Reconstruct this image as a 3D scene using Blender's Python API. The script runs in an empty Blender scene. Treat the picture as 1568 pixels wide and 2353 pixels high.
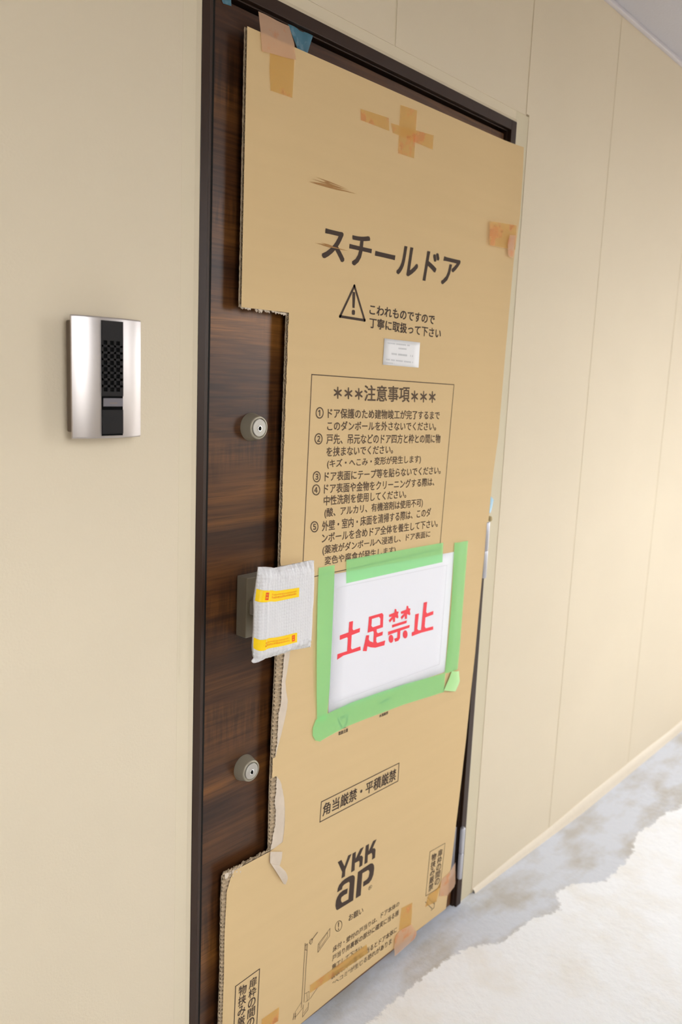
import bpy, bmesh, math, random
from mathutils import Vector, Matrix
from mathutils.geometry import tessellate_polygon

random.seed(7)
sc = bpy.context.scene
col = sc.collection

# ------------------------------------------------------------------ camera
# World: x runs along the corridor wall, y = 0 is the wall face (+y into the wall), z is up, metres.
FPX, CX, CY = 1887.7, 784.0, 1176.5
R = ((0.6624131, -0.09583933, 0.74298298),
     (-0.74797787, -0.13980532, 0.64883248),
     (0.04168931, -0.98552996, -0.16429457))
D, H = 1.05, 1.388
cam_d = bpy.data.cameras.new('camera')
cam = bpy.data.objects.new('camera', cam_d)
col.objects.link(cam)
m = Matrix(((R[0][0], -R[0][1], -R[0][2], 0),
            (R[1][0], -R[1][1], -R[1][2], -D),
            (R[2][0], -R[2][1], -R[2][2], H),
            (0, 0, 0, 1)))
cam.matrix_world = m
cam_d.sensor_fit = 'VERTICAL'
cam_d.sensor_height = 36.0
cam_d.lens = FPX / 2353 * 36.0
cam_d.clip_start = 0.05
cam_d.dof.use_dof = True
cam_d.dof.focus_distance = 1.42
cam_d.dof.aperture_fstop = 4.0
sc.camera = cam

# ------------------------------------------------------------------ world, lights, exposure
world = bpy.data.worlds.new('world')
sc.world = world
world.use_nodes = True
nt = world.node_tree
nt.nodes.clear()
tc = nt.nodes.new('ShaderNodeTexCoord')
sp = nt.nodes.new('ShaderNodeSeparateXYZ')
rp = nt.nodes.new('ShaderNodeValToRGB')
bg = nt.nodes.new('ShaderNodeBackground')
ow = nt.nodes.new('ShaderNodeOutputWorld')
mr = nt.nodes.new('ShaderNodeMapRange')
nt.links.new(tc.outputs['Generated'], sp.inputs[0])
nt.links.new(sp.outputs['Z'], mr.inputs[0])
mr.inputs['From Min'].default_value = -1
mr.inputs['From Max'].default_value = 1
nt.links.new(mr.outputs[0], rp.inputs[0])
# overcast sky: three times brighter overhead than at the skyline, dull ground below it
rp.color_ramp.elements[0].position = 0.48
rp.color_ramp.elements[0].color = (0.17, 0.165, 0.155, 1)
rp.color_ramp.elements[1].position = 1.0
rp.color_ramp.elements[1].color = (0.93, 0.975, 1.02, 1)
e_ = rp.color_ramp.elements.new(0.515)
e_.color = (0.47, 0.485, 0.50, 1)
nt.links.new(rp.outputs[0], bg.inputs[0])
bg.inputs[1].default_value = 11.0
nt.links.new(bg.outputs[0], ow.inputs[0])

sc.view_settings.view_transform = 'Standard'
sc.view_settings.look = 'None'
sc.view_settings.gamma = 1
sc.view_settings.use_curve_mapping = False
sc.view_settings.exposure = 0.33
sc.cycles.use_denoising = True
sc.cycles.max_bounces = 8
sc.cycles.transparent_max_bounces = 12


# ------------------------------------------------------------------ helpers
def P(px, py, y=0.0):
    """Point of the plane at depth y that the photograph shows at pixel (px, py)."""
    c = (px - CX, py - CY, FPX)
    r = [sum(R[i][k] * c[k] for k in range(3)) for i in range(3)]
    s = (D + y) / r[1]
    return Vector((r[0] * s, y, r[2] * s + H))


def PP(pts, y=0.0):
    return [P(a, b, y) for a, b in pts]


def srgb(r, g, b):
    f = lambda v: (v / 255 / 12.92) if v / 255 <= 0.04045 else ((v / 255 + 0.055) / 1.055) ** 2.4
    return (f(r), f(g), f(b), 1)


class MB:
    def __init__(self):
        self.v, self.f = [], []

    def add(self, vs, fs):
        o = len(self.v)
        self.v += [tuple(p) for p in vs]
        self.f += [tuple(i + o for i in f) for f in fs]

    def box(self, x0, x1, y0, y1, z0, z1):
        self.add([(x, y, z) for x in (x0, x1) for y in (y0, y1) for z in (z0, z1)],
                 [(0, 1, 3, 2), (4, 6, 7, 5), (0, 4, 5, 1), (2, 3, 7, 6), (0, 2, 6, 4), (1, 5, 7, 3)])

    def poly(self, pts, t=0.0):
        """flat polygon in x-z, given thickness t towards +y"""
        pts = [Vector(p) for p in pts]
        tris = tessellate_polygon([[Vector((p.x, p.z, 0)) for p in pts]])
        n = len(pts)
        if t:
            vs = pts + [p + Vector((0, t, 0)) for p in pts]
            fs = [tuple(a) for a in tris] + [tuple(n + i for i in reversed(a)) for a in tris]
            fs += [(i, (i + 1) % n, n + (i + 1) % n, n + i) for i in range(n)]
            self.add(vs, fs)
        else:
            self.add(pts, [tuple(a) for a in tris])

    def loft(self, rows, closed=False):
        n = len(rows[0])
        vs = [p for r in rows for p in r]
        fs = []
        for i in range(len(rows) - 1):
            for j in range(n if closed else n - 1):
                k = (j + 1) % n
                fs.append((i * n + j, i * n + k, (i + 1) * n + k, (i + 1) * n + j))
        self.add(vs, fs)

    def lathe(self, c, prof, n=40, axis='y'):
        """prof: list of (radius, offset along axis)"""
        rows = []
        for r, d in prof:
            row = []
            for k in range(n):
                a = 2 * math.pi * k / n
                if axis == 'y':
                    row.append((c[0] + r * math.cos(a), c[1] + d, c[2] + r * math.sin(a)))
                else:
                    row.append((c[0] + r * math.cos(a), c[1] + r * math.sin(a), c[2] + d))
            rows.append(row)
        self.loft(rows, closed=True)

    def line(self, a, b, w, y=None):
        a, b = Vector(a), Vector(b)
        d = b - a
        if d.length < 1e-6:
            return
        n = Vector((-d.z, 0, d.x)).normalized() * w / 2
        e = d.normalized() * w / 2
        self.add([a - n - e, b - n + e, b + n + e, a + n - e], [(0, 1, 2, 3)])

    def build(self, name, mat, parent=None, smooth=False, bevel=0, seg=2, weld=0):
        me = bpy.data.meshes.new(name)
        me.from_pydata(self.v, [], self.f)
        bm = bmesh.new()
        bm.from_mesh(me)
        if weld:
            bmesh.ops.remove_doubles(bm, verts=bm.verts, dist=weld)
        bmesh.ops.recalc_face_normals(bm, faces=bm.faces)
        bm.to_mesh(me)
        bm.free()
        if smooth:
            for p in me.polygons:
                p.use_smooth = True
        me.materials.append(mat)
        o = bpy.data.objects.new(name, me)
        col.objects.link(o)
        if parent:
            o.parent = parent
        if bevel:
            b = o.modifiers.new('bevel', 'BEVEL')
            b.width = bevel
            b.segments = seg
            b.limit_method = 'ANGLE'
            b.angle_limit = math.radians(40)
        return o


def empty(name, loc=(0, 0, 0)):
    o = bpy.data.objects.new(name, None)
    o.empty_display_size = 0.05
    col.objects.link(o)
    return o


def tag(o, label, cat, group=None):
    o['label'] = label
    o['category'] = cat
    if group:
        o['group'] = group
    return o


def struct(o):
    o['kind'] = 'structure'
    return o


# ------------------------------------------------------------------ materials
def mat(name, color, rough=0.6, metal=0.0, bump=0.0, bscale=200.0, var=0.0, vscale=8.0, spec=None, bdist=0.001,
        stretch=None, vcol=None):
    m = bpy.data.materials.new(name)
    m.use_nodes = True
    n = m.node_tree
    b = n.nodes['Principled BSDF']
    b.inputs['Base Color'].default_value = color
    b.inputs['Roughness'].default_value = rough
    b.inputs['Metallic'].default_value = metal
    if spec is not None:
        b.inputs['Specular IOR Level'].default_value = spec
    if bump or var:
        t = n.nodes.new('ShaderNodeTexCoord')
        src = t.outputs['Object']
        if stretch:
            mp = n.nodes.new('ShaderNodeMapping')
            mp.inputs['Scale'].default_value = stretch
            n.links.new(src, mp.inputs[0])
            src = mp.outputs[0]
    if bump:
        ns = n.nodes.new('ShaderNodeTexNoise')
        ns.inputs['Scale'].default_value = bscale
        ns.inputs['Detail'].default_value = 3
        n.links.new(src, ns.inputs['Vector'])
        bp = n.nodes.new('ShaderNodeBump')
        bp.inputs['Strength'].default_value = bump
        bp.inputs['Distance'].default_value = bdist
        n.links.new(ns.outputs['Fac'], bp.inputs['Height'])
        n.links.new(bp.outputs[0], b.inputs['Normal'])
    if var:
        ns = n.nodes.new('ShaderNodeTexNoise')
        ns.inputs['Scale'].default_value = vscale
        ns.inputs['Detail'].default_value = 5
        n.links.new(src, ns.inputs['Vector'])
        cr = n.nodes.new('ShaderNodeValToRGB')
        c2 = vcol or tuple(c * (1 - var) for c in color[:3]) + (1,)
        cr.color_ramp.elements[0].position = 0.35
        cr.color_ramp.elements[0].color = c2
        cr.color_ramp.elements[1].position = 0.65
        cr.color_ramp.elements[1].color = color
        n.links.new(ns.outputs['Fac'], cr.inputs[0])
        n.links.new(cr.outputs[0], b.inputs['Base Color'])
    return m


M = {}
M['wall'] = mat('wall_paint', (0.745, 0.635, 0.47, 1), 0.75, bump=0.35, bscale=260, var=0.03, vscale=2.5, bdist=0.0012)
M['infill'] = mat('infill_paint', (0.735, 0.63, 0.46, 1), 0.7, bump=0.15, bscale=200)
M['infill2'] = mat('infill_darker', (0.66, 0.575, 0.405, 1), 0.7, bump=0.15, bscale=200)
M['sealant'] = mat('joint_sealant', (0.72, 0.615, 0.44, 1), 0.65)
M['bead'] = mat('base_sealant', (0.78, 0.68, 0.54, 1), 0.6, bump=0.3, bscale=40, bdist=0.003)
M['ceiling'] = mat('ceiling_paint', (0.56, 0.54, 0.57, 1), 0.9, bump=0.5, bscale=180, bdist=0.002)
M['ceiltrim'] = mat('ceiling_trim', (0.62, 0.58, 0.60, 1), 0.6)
M['parapet'] = mat('parapet_paint', (0.62, 0.58, 0.50, 1), 0.8)
M['frame'] = mat('frame_metal', srgb(54, 36, 26), 0.34, metal=0.0, spec=0.27, var=0.12, vscale=5)
M['gasket'] = mat('gasket_rubber', (0.006, 0.005, 0.004, 1), 0.7, spec=0.2)
M['card'] = mat('cardboard_liner', (0.71, 0.51, 0.27, 1), 0.8, spec=0.2, bump=0.12, bscale=9, stretch=(0.6, 1, 14), bdist=0.0012,
                var=0.02, vscale=3)
M['cardraw'] = mat('cardboard_core', (0.58, 0.44, 0.29, 1), 0.9, spec=0.1, var=0.35, vscale=160)
M['pale'] = mat('torn_paper', (0.72, 0.60, 0.48, 1), 0.9, spec=0.1, bump=0.3, bscale=90, var=0.08, vscale=40)
M['ink'] = mat('print_ink', srgb(74, 60, 52), 0.8, spec=0.2)
M['inksoft'] = mat('print_ink_soft', srgb(98, 80, 64), 0.8, spec=0.2)
M['scuff'] = mat('scuff', srgb(172, 128, 80), 0.8, spec=0.2)
M['white'] = mat('sign_paper', (0.86, 0.85, 0.90, 1), 0.5, spec=0.4)
M['label'] = mat('label_paper', (0.84, 0.82, 0.82, 1), 0.5)
M['faint'] = mat('faint_print', (0.62, 0.61, 0.62, 1), 0.6)
M['hair'] = mat('hairline_print', (0.73, 0.72, 0.76, 1), 0.6)
M['red'] = mat('red_ink', (0.93, 0.045, 0.065, 1), 0.55)
M['silver'] = mat('satin_silver', (0.56, 0.515, 0.50, 1), 0.38, metal=0.95, bump=0.05, bscale=900, bdist=0.0003)
M['box'] = mat('intercom_box', srgb(128, 112, 100), 0.5)
M['black'] = mat('black_plastic', srgb(28, 25, 25), 0.5, spec=0.25)
M['hole'] = mat('hole_black', (0.003, 0.003, 0.003, 1), 0.9, spec=0.1)
M['button'] = mat('grey_plastic', srgb(112, 107, 112), 0.4)
M['nickel'] = mat('satin_nickel', (0.36, 0.32, 0.24, 1), 0.40, metal=0.35)
M['nickel2'] = mat('satin_nickel_light', (0.47, 0.44, 0.39, 1), 0.38, metal=0.3)
M['chrome'] = mat('key_chrome', (0.9, 0.9, 0.9, 1), 0.12, metal=1)
M['hinge'] = mat('hinge_steel', (0.62, 0.62, 0.68, 1), 0.35, metal=0.6)
M['yellow'] = mat('yellow_tape', (1.0, 0.66, 0.0, 1), 0.4)
M['orange'] = mat('orange_print', (0.95, 0.33, 0.0, 1), 0.5)
M['redorange'] = mat('red_print', (0.9, 0.10, 0.0, 1), 0.5)
M['plug'] = mat('plug_plastic', srgb(190, 168, 120), 0.5)


def sheer(name, color, clear, rough=0.4, var=None, vscale=30, tint=(1, 1, 1, 1)):
    m = bpy.data.materials.new(name)
    m.use_nodes = True
    n = m.node_tree
    b = n.nodes['Principled BSDF']
    out = n.nodes['Material Output']
    b.inputs['Base Color'].default_value = color
    b.inputs['Roughness'].default_value = rough
    tr = n.nodes.new('ShaderNodeBsdfTransparent')
    tr.inputs[0].default_value = tint
    mx = n.nodes.new('ShaderNodeMixShader')
    mx.inputs[0].default_value = clear
    n.links.new(b.outputs[0], mx.inputs[1])
    n.links.new(tr.outputs[0], mx.inputs[2])
    n.links.new(mx.outputs[0], out.inputs[0])
    t = n.nodes.new('ShaderNodeTexCoord')
    if var:
        ns = n.nodes.new('ShaderNodeTexNoise')
        ns.inputs['Scale'].default_value = vscale
        ns.inputs['Detail'].default_value = 4
        n.links.new(t.outputs['Object'], ns.inputs['Vector'])
        cr = n.nodes.new('ShaderNodeValToRGB')
        cr.color_ramp.elements[0].position = 0.53
        cr.color_ramp.elements[0].color = color
        cr.color_ramp.elements[1].position = 0.66
        cr.color_ramp.elements[1].color = var
        n.links.new(ns.outputs['Fac'], cr.inputs[0])
        n.links.new(cr.outputs[0], b.inputs['Base Color'])
    return m


M['green'] = sheer('green_tape', (0.42, 0.95, 0.40, 1), 0.50, 0.4, tint=(0.72, 1.0, 0.72, 1))
M['greenfold'] = sheer('green_tape_fold', (0.50, 0.86, 0.36, 1), 0.05, 0.35)
M['ytape'] = sheer('aged_tape', (0.80, 0.46, 0.10, 1), 0.60, 0.35, var=(0.85, 0.26, 0.06, 1), vscale=32, tint=(1, 0.93, 0.80, 1))
M['ptape'] = sheer('pinkish_tape', (0.80, 0.50, 0.32, 1), 0.45, 0.35, var=(0.85, 0.34, 0.14, 1), vscale=34, tint=(1, 0.90, 0.80, 1))
M['film'] = sheer('blue_film', (0.10, 0.27, 0.38, 1), 0.3, 0.25, var=(0.30, 0.50, 0.62, 1), vscale=40)
M['film2'] = sheer('pale_blue_film', (0.30, 0.56, 0.76, 1), 0.1, 0.25)

# walnut look door skin: horizontal grain, bands, saw marks
w = bpy.data.materials.new('walnut_skin')
w.use_nodes = True
n = w.node_tree
b = n.nodes['Principled BSDF']
b.inputs['Roughness'].default_value = 0.34
b.inputs['Specular IOR Level'].default_value = 0.42
t = n.nodes.new('ShaderNodeTexCoord')


def noise(scale3, scale, detail, dist=0.0, rough=0.55):
    mp = n.nodes.new('ShaderNodeMapping')
    mp.inputs['Scale'].default_value = scale3
    n.links.new(t.outputs['Object'], mp.inputs[0])
    ns = n.nodes.new('ShaderNodeTexNoise')
    ns.inputs['Scale'].default_value = scale
    ns.inputs['Detail'].default_value = detail
    ns.inputs['Roughness'].default_value = rough
    ns.inputs['Distortion'].default_value = dist
    n.links.new(mp.outputs[0], ns.inputs['Vector'])
    return ns.outputs['Fac']


def ramp(src, stops):
    cr = n.nodes.new('ShaderNodeValToRGB')
    e = cr.color_ramp.elements
    e[0].position, e[0].color = stops[0]
    e[1].position, e[1].color = stops[-1]
    for p, c in stops[1:-1]:
        x = e.new(p)
        x.color = c
    n.links.new(src, cr.inputs[0])
    return cr.outputs[0]


def mix(a, bb, fac, mode='MIX'):
    mx = n.nodes.new('ShaderNodeMix')
    mx.data_type = 'RGBA'
    mx.blend_type = mode
    if isinstance(fac, float):
        mx.inputs[0].default_value = fac
    else:
        n.links.new(fac, mx.inputs[0])
    n.links.new(a, mx.inputs[6])
    n.links.new(bb, mx.inputs[7])
    return mx.outputs[2]


bands = ramp(noise((1.0, 1, 7.5), 1.15, 3, 0.6), [(0.30, srgb(48, 29, 19)), (0.44, srgb(76, 45, 25)), (0.56, srgb(106, 66, 32)), (0.72, srgb(146, 94, 42))])
grain = ramp(noise((2.2, 1, 55), 2.6, 6, 0.9, 0.62), [(0.36, (0.42, 0.40, 0.40, 1)), (0.62, (1.0, 1.0, 1.0, 1))])
saw = ramp(noise((42, 1, 3.5), 3.0, 3, 0.3), [(0.42, (0.66, 0.66, 0.68, 1)), (0.60, (1.1, 1.08, 1.02, 1))])
sawmask = ramp(noise((1, 1, 3.0), 2.3, 1), [(0.50, (0, 0, 0, 1)), (0.60, (1, 1, 1, 1))])
c1 = mix(bands, grain, 0.85, 'MULTIPLY')
c2 = mix(c1, saw, 1.0, 'MULTIPLY')
c3 = mix(c1, c2, sawmask)
n.links.new(c3, b.inputs['Base Color'])
M['walnut'] = w

# bare screed floor: white coating in the corridor, grey mortar smeared along the wall
fl = bpy.data.materials.new('screed')
fl.use_nodes = True
n = fl.node_tree
b = n.nodes['Principled BSDF']
b.inputs['Roughness'].default_value = 0.75
t = n.nodes.new('ShaderNodeTexCoord')
sx = n.nodes.new('ShaderNodeSeparateXYZ')
n.links.new(t.outputs['Object'], sx.inputs[0])


def math_(op, a, bb):
    k = n.nodes.new('ShaderNodeMath')
    k.operation = op
    for i, s in enumerate((a, bb)):
        if isinstance(s, (int, float)):
            k.inputs[i].default_value = s
        else:
            n.links.new(s, k.inputs[i])
    return k.outputs[0]


# width of the grey strip along x: narrow beside the door, wider past it
wid = n.nodes.new('ShaderNodeFloatCurve')
cv = wid.mapping.curves[0]
pts = [(0.0, 0.06), (1.2, 0.10), (1.40, 0.095), (1.53, 0.10), (1.62, 0.125), (1.72, 0.17), (1.85, 0.185), (1.93, 0.20), (2.0, 0.17),
       (2.10, 0.20), (2.18, 0.235), (2.30, 0.24), (2.45, 0.205), (2.60, 0.20), (2.80, 0.24), (3.4, 0.25), (4.0, 0.2)]
for i, (x, yv) in enumerate(pts):
    if i == 0:
        cv.points[0].location = (x / 4, yv)
    elif i == len(pts) - 1:
        cv.points[-1].location = (x / 4, yv)
    else:
        cv.points.new(x / 4, yv)
wid.mapping.update()
n.links.new(math_('DIVIDE', sx.outputs['X'], 4.0), wid.inputs['Value'])
e1 = noise((1, 1, 1), 9, 5)
e2 = noise((1, 1, 1), 60, 4)
edge = math_('ADD', math_('MULTIPLY', math_('SUBTRACT', e1, 0.5), 0.06), math_('MULTIPLY', math_('SUBTRACT', e2, 0.5), 0.035))
dd = math_('ADD', math_('ADD', sx.outputs['Y'], wid.outputs[0]), edge)       # >0 : grey strip
mask = ramp(dd, [(0.0, (0, 0, 0, 1)), (0.006, (1, 1, 1, 1))])
grey = ramp(noise((1, 2.2, 1), 5.0, 4), [(0.36, srgb(192, 188, 183)), (0.58, srgb(212, 216, 226))])
wht = ramp(noise((1, 1, 1), 7, 6), [(0.30, srgb(240, 238, 236)), (0.55, srgb(245, 247, 252))])
n.links.new(mix(wht, grey, mask), b.inputs['Base Color'])
bp = n.nodes.new('ShaderNodeBump')
bp.inputs['Strength'].default_value = 0.5
bp.inputs['Distance'].default_value = 0.004
n.links.new(math_('SUBTRACT', noise((1, 1, 1), 45, 6), math_('MULTIPLY', mask, 0.25)), bp.inputs['Height'])
n.links.new(bp.outputs[0], b.inputs['Normal'])
M['floor'] = fl

# bubble wrap
bw = bpy.data.materials.new('bubble_wrap')
bw.use_nodes = True
n = bw.node_tree
b = n.nodes['Principled BSDF']
b.inputs['Base Color'].default_value = (0.84, 0.82, 0.83, 1)
b.inputs['Roughness'].default_value = 0.32
b.inputs['Specular IOR Level'].default_value = 0.6
b.inputs['Transmission Weight'].default_value = 0.0
t = n.nodes.new('ShaderNodeTexCoord')
vo = n.nodes.new('ShaderNodeTexVoronoi')
vo.inputs['Scale'].default_value = 170
vo.inputs['Randomness'].default_value = 0.25
n.links.new(t.outputs['Object'], vo.inputs['Vector'])
cr_ = ramp(vo.outputs['Distance'], [(0.15, (1, 1, 1, 1)), (0.62, (0, 0, 0, 1))])
bp = n.nodes.new('ShaderNodeBump')
bp.inputs['Strength'].default_value = 0.5
bp.inputs['Distance'].default_value = 0.0014
n.links.new(cr_, bp.inputs['Height'])
n.links.new(bp.outputs[0], b.inputs['Normal'])
tl = n.nodes.new('ShaderNodeBsdfTranslucent')
tl.inputs[0].default_value = (0.9, 0.88, 0.9, 1)
mx = n.nodes.new('ShaderNodeMixShader')
mx.inputs[0].default_value = 0.15
n.links.new(b.outputs[0], mx.inputs[1])
n.links.new(tl.outputs[0], mx.inputs[2])
n.links.new(mx.outputs[0], n.nodes['Material Output'].inputs[0])
M['bubble'] = bw

# ------------------------------------------------------------------ the corridor shell
CZ = 2.376
DX0, DX1, DZ = 0.8385, 1.755, 1.977          # outside of the door frame
L0, L1 = -1.5, 7.0
# wall core behind the panels, with the door opening left out
g = MB()
g.box(L0, DX0, 0.0089, 0.16, -0.05, CZ)
g.box(DX1, L1, 0.009, 0.16, -0.05, CZ)
g.box(DX0, DX1, 0.009, 0.16, DZ, CZ)
wall = struct(g.build('wall_front', M['sealant']))
IZ = 2.003                                     # top of the infill round the frame
IX0, IX1 = 0.806, 1.8145
pan = [(L0, IX0, -0.02, CZ), (IX0, 1.2970, IZ, CZ), (1.3020, 1.7960, IZ, CZ), (IX1, 2.2575, -0.02, CZ), (2.2625, 2.8745, -0.04, CZ),
       (2.8795, 3.4895, -0.04, CZ), (3.4945, 4.1045, -0.04, CZ), (4.1095, 4.7195, -0.04, CZ), (4.7245, 5.3345, -0.04, CZ), (5.3395, L1, -0.04, CZ)]
for i, (a, c, z0, z1) in enumerate(pan):
    g = MB()
    if i == 3:     # this one turns the corner over the infill strip
        g.add([(x, y, z) for y in (0.0, 0.0088) for x, z in ((1.8005, IZ + 0.004), (IX1, IZ + 0.004), (IX1, z0), (c, z0), (c, z1), (1.8005, z1))], [])
        o_ = len(g.v) - 12
        g.f += [(0, 1, 4, 5), (1, 2, 3, 4), (6, 11, 10, 7), (7, 10, 9, 8)]
        g.f += [(k, (k + 1) % 6, 6 + (k + 1) % 6, 6 + k) for k in range(6)]
        g.build('wall_panel', M['wall'], wall)
    else:
        g.box(a, c, 0.0, 0.0088, z0, z1)
        g.build('wall_panel', M['wall'], wall, bevel=0.0007)
# sealant in the joints, a little under the paint face
for x, z0 in ((1.2995, IZ), (1.7985, IZ), (2.26, 0), (2.877, 0), (3.492, 0), (4.107, 0), (4.722, 0), (5.337, 0)):
    g = MB()
    w_ = 0.0027
    rows = [[(x - w_, 0.0085, z), (x - w_ * .98, 0.0007, z), (x - w_ * .4, 0.0014, z), (x, 0.0017, z), (x + w_ * .4, 0.0014, z), (x + w_ * .98, 0.0007, z), (x + w_, 0.0085, z)]
            for z in (max(z0, -0.03), CZ)]
    g.loft(rows)
    g.build('joint_sealant', M['sealant'], wall, smooth=True)

# infill round the door frame
g = MB()
g.box(IX0, DX0 - 0.0005, 0.0005, 0.0088, 0.0, IZ)
g.box(DX0 - 0.0005, DX1 + 0.0005, 0.0007, 0.0088, DZ, IZ)
trim = struct(g.build('trim_1', M['infill'], bevel=0.0008))
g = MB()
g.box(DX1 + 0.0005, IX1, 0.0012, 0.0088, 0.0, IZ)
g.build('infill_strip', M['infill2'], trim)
# thin sealant bead against the frame, left and top and right
g = MB()
for seg in (((DX0 - 0.0045, 0.0), (DX0 - 0.0045, DZ + 0.004)), ((DX1 + 0.0045, 0.0), (DX1 + 0.0045, DZ + 0.004))):
    (x, z0), (_, z1) = seg
    s = 1 if x > 1 else -1
    g.loft([[(x - s * 0.0045, -0.0030, z), (x - s * 0.001, -0.0012, z), (x + s * 0.0025, 0.0004, z), (x + s * 0.0045, 0.0014, z)] for z in (z0, z1)])
g.loft([[(x, -0.0030, DZ), (x, -0.0012, DZ + 0.0035), (x, 0.0004, DZ + 0.007), (x, 0.0018, DZ + 0.009)] for x in (DX0 - 0.004, DX1 + 0.004)])
g.build('sealant_bead', M['infill'], trim, smooth=True)
# scar on the infill beside the frame
g = MB()
rows = []
for k in range(15):
    v = k / 14
    z = 0.87 + 0.16 * v
    h_ = math.sin(math.pi * v) ** 0.5 if 0 < v < 1 else 0
    rows.append([(0.8105 + 0.017 * u, 0.0013 - 0.0016 * h_ * math.sin(math.pi * u) - 0.001, z) for u in [j / 6 for j in range(7)]])
g.loft(rows)
g.build('paint_ridge', M['infill'], trim, smooth=True)


def floor_z(x):
    if x < 1.8:
        return 0.0
    return -0.030 * min(1.0, (x - 1.8) / 0.7)


# sealant fillet at the foot of the wall
g = MB()
xs = [1.82 + 0.04 * k for k in range(0, 130)]
rows = []
for k, x in enumerate(xs):
    top = 0.012 + 0.0022 * math.sin(x * 5.1) + 0.0012 * math.sin(x * 13)
    fz = floor_z(x)
    rows.append([(x, 0.0005, top), (x, -0.0035, top - 0.003), (x, -0.006, (top + fz) / 2), (x, -0.0085, fz - 0.002)])
g.loft(rows)
struct(g.build('baseboard_front', M['bead'], smooth=True))

# floor
g = MB()
xs = [L0, 0, 1.0, 1.5, 1.8, 1.9, 2.0, 2.1, 2.2, 2.3, 2.4, 2.5, 3, 4, 5, L1]
ys = [0.2, 0.03, 0, -0.05, -0.12, -0.2, -0.3, -0.5, -0.8, -1.2, -1.9]


def fz2(x, y):
    z = floor_z(x)
    return z


g.loft([[(x, y, fz2(x, y)) for y in ys] for x in xs])
g.loft([[(x, y, -0.12) for y in (0.2, -1.9)] for x in (L0, L1)])
struct(g.build('floor', M['floor'], smooth=True))
# ceiling and its edge trim
g = MB()
g.box(L0, L1, -1.95, 0.16, CZ, CZ + 0.15)
struct(g.build('ceiling', M['ceiling']))
g = MB()
g.box(L0, L1, -0.014, 0.0, CZ - 0.010, CZ)
struct(g.build('trim_2', M['ceiltrim'], bevel=0.002))
# unseen corridor side: parapet, plus solid walls, pillar and lintel shaped to control the light
g = MB()
g.box(L0, L1, -1.90, -1.78, -0.05, 0.95)
g.box(3.3, L1, -1.90, -1.78, 0.95, CZ)
g.box(0.65, 2.40, -1.90, -1.78, 0.95, CZ)  # pillar added so the intercom face reflects something darker
g.box(L0, -0.12, -1.90, -1.78, 0.95, CZ)
g.box(L0, L1, -1.90, -1.78, 2.24, CZ)  # lintel added to dim the upper part of the door wall
g.box(L0 - 0.1, L0, -1.90, 0.16, -0.05, CZ)
struct(g.build('wall_back', M['parapet']))

# ------------------------------------------------------------------ the door
door = struct(empty('door_1'))
DY = 0.010                                     # face of the leaf
fx0, fx1, fz1 = 0.8605, 1.7325, 1.9555         # inside of the frame's face
g = MB()
Y0 = -0.004
# near jamb: flat face, then a narrow bevelled lip
g.add([(x, y, z) for z in (0, fz1 - 0.0) for x, y in ((DX0, Y0), (0.8530, Y0), (0.8540, -0.0034), (0.8607, -0.0022), (0.8607, 0.12), (DX0, 0.12))],
      [(0, 1, 7, 6), (1, 2, 8, 7), (2, 3, 9, 8), (3, 4, 10, 9), (4, 5, 11, 10), (5, 0, 6, 11), (0, 5, 4, 3, 2, 1), (6, 7, 8, 9, 10, 11)])
g.box(DX0, fx0, Y0, 0.12, fz1, DZ)
g.box(fx1, DX1, Y0, 0.12, 0, DZ)
g.box(fx0, fx1, Y0, 0.12, fz1, DZ)
# inner step
g.box(1.7285, fx1, 0.0045, 0.12, 0, fz1)
g.box(0.8665, 1.7285, 0.0045, 0.12, 1.9525, fz1)
g.build('door_frame', M['frame'], door, bevel=0.0010)
g = MB()
g.box(0.8608, 0.8693, 0.004, 0.11, 0, 1.9525)
g.box(1.7235, 1.7285, 0.022, 0.11, 0, 1.9525)
g.box(0.8665, 1.7285, 0.022, 0.11, 1.9475, 1.9525)
g.build('gasket', M['gasket'], door)
g = MB()
g.box(0.8700, 1.7238, DY, 0.05, 0.004, 1.9470)
g.build('door_leaf', M['walnut'], door, bevel=0.0010)

# lock cylinders
for px, py in ((577, 981), (560.5, 1763)):
    c = P(px, py, DY)
    cc = (c.x, DY, c.z)
    root = MB()
    root.lathe(cc, [(0.0001, 0.0), (0.0246, 0.0), (0.0243, -0.003), (0.0222, -0.010), (0.0203, -0.0185), (0.0197, -0.0205), (0.0186, -0.0212),
                    (0.0170, -0.0212), (0.0165, -0.0205), (0.0164, -0.0185), (0.0001, -0.0185)], n=56)
    lock = root.build('lock_cylinder', M['nickel'], door, smooth=True, bevel=0)
    mm = lock.modifiers.new('edge', 'EDGE_SPLIT')
    mm.split_angle = math.radians(50)
    g = MB()
    g.lathe(cc, [(0.0150, -0.0185), (0.0150, -0.0218), (0.0144, -0.0224), (0.0001, -0.0224)], n=48)
    k1 = g.build('key_plug', M['nickel2'], lock, smooth=True)
    mm = k1.modifiers.new('edge', 'EDGE_SPLIT')
    mm.split_angle = math.radians(40)
    g = MB()
    g.lathe((c.x, DY, c.z - 0.0012), [(0.0052, -0.0224), (0.0052, -0.0232), (0.0046, -0.0236), (0.0034, -0.0231), (0.0001, -0.0227)], n=32)
    g.build('keyway_ring', M['chrome'], lock, smooth=True)
    g = MB()
    g.box(c.x - 0.0009, c.x + 0.0009, DY - 0.0245, DY - 0.0225, c.z - 0.0045, c.z + 0.0022)
    g.build('keyhole', M['hole'], lock)

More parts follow.
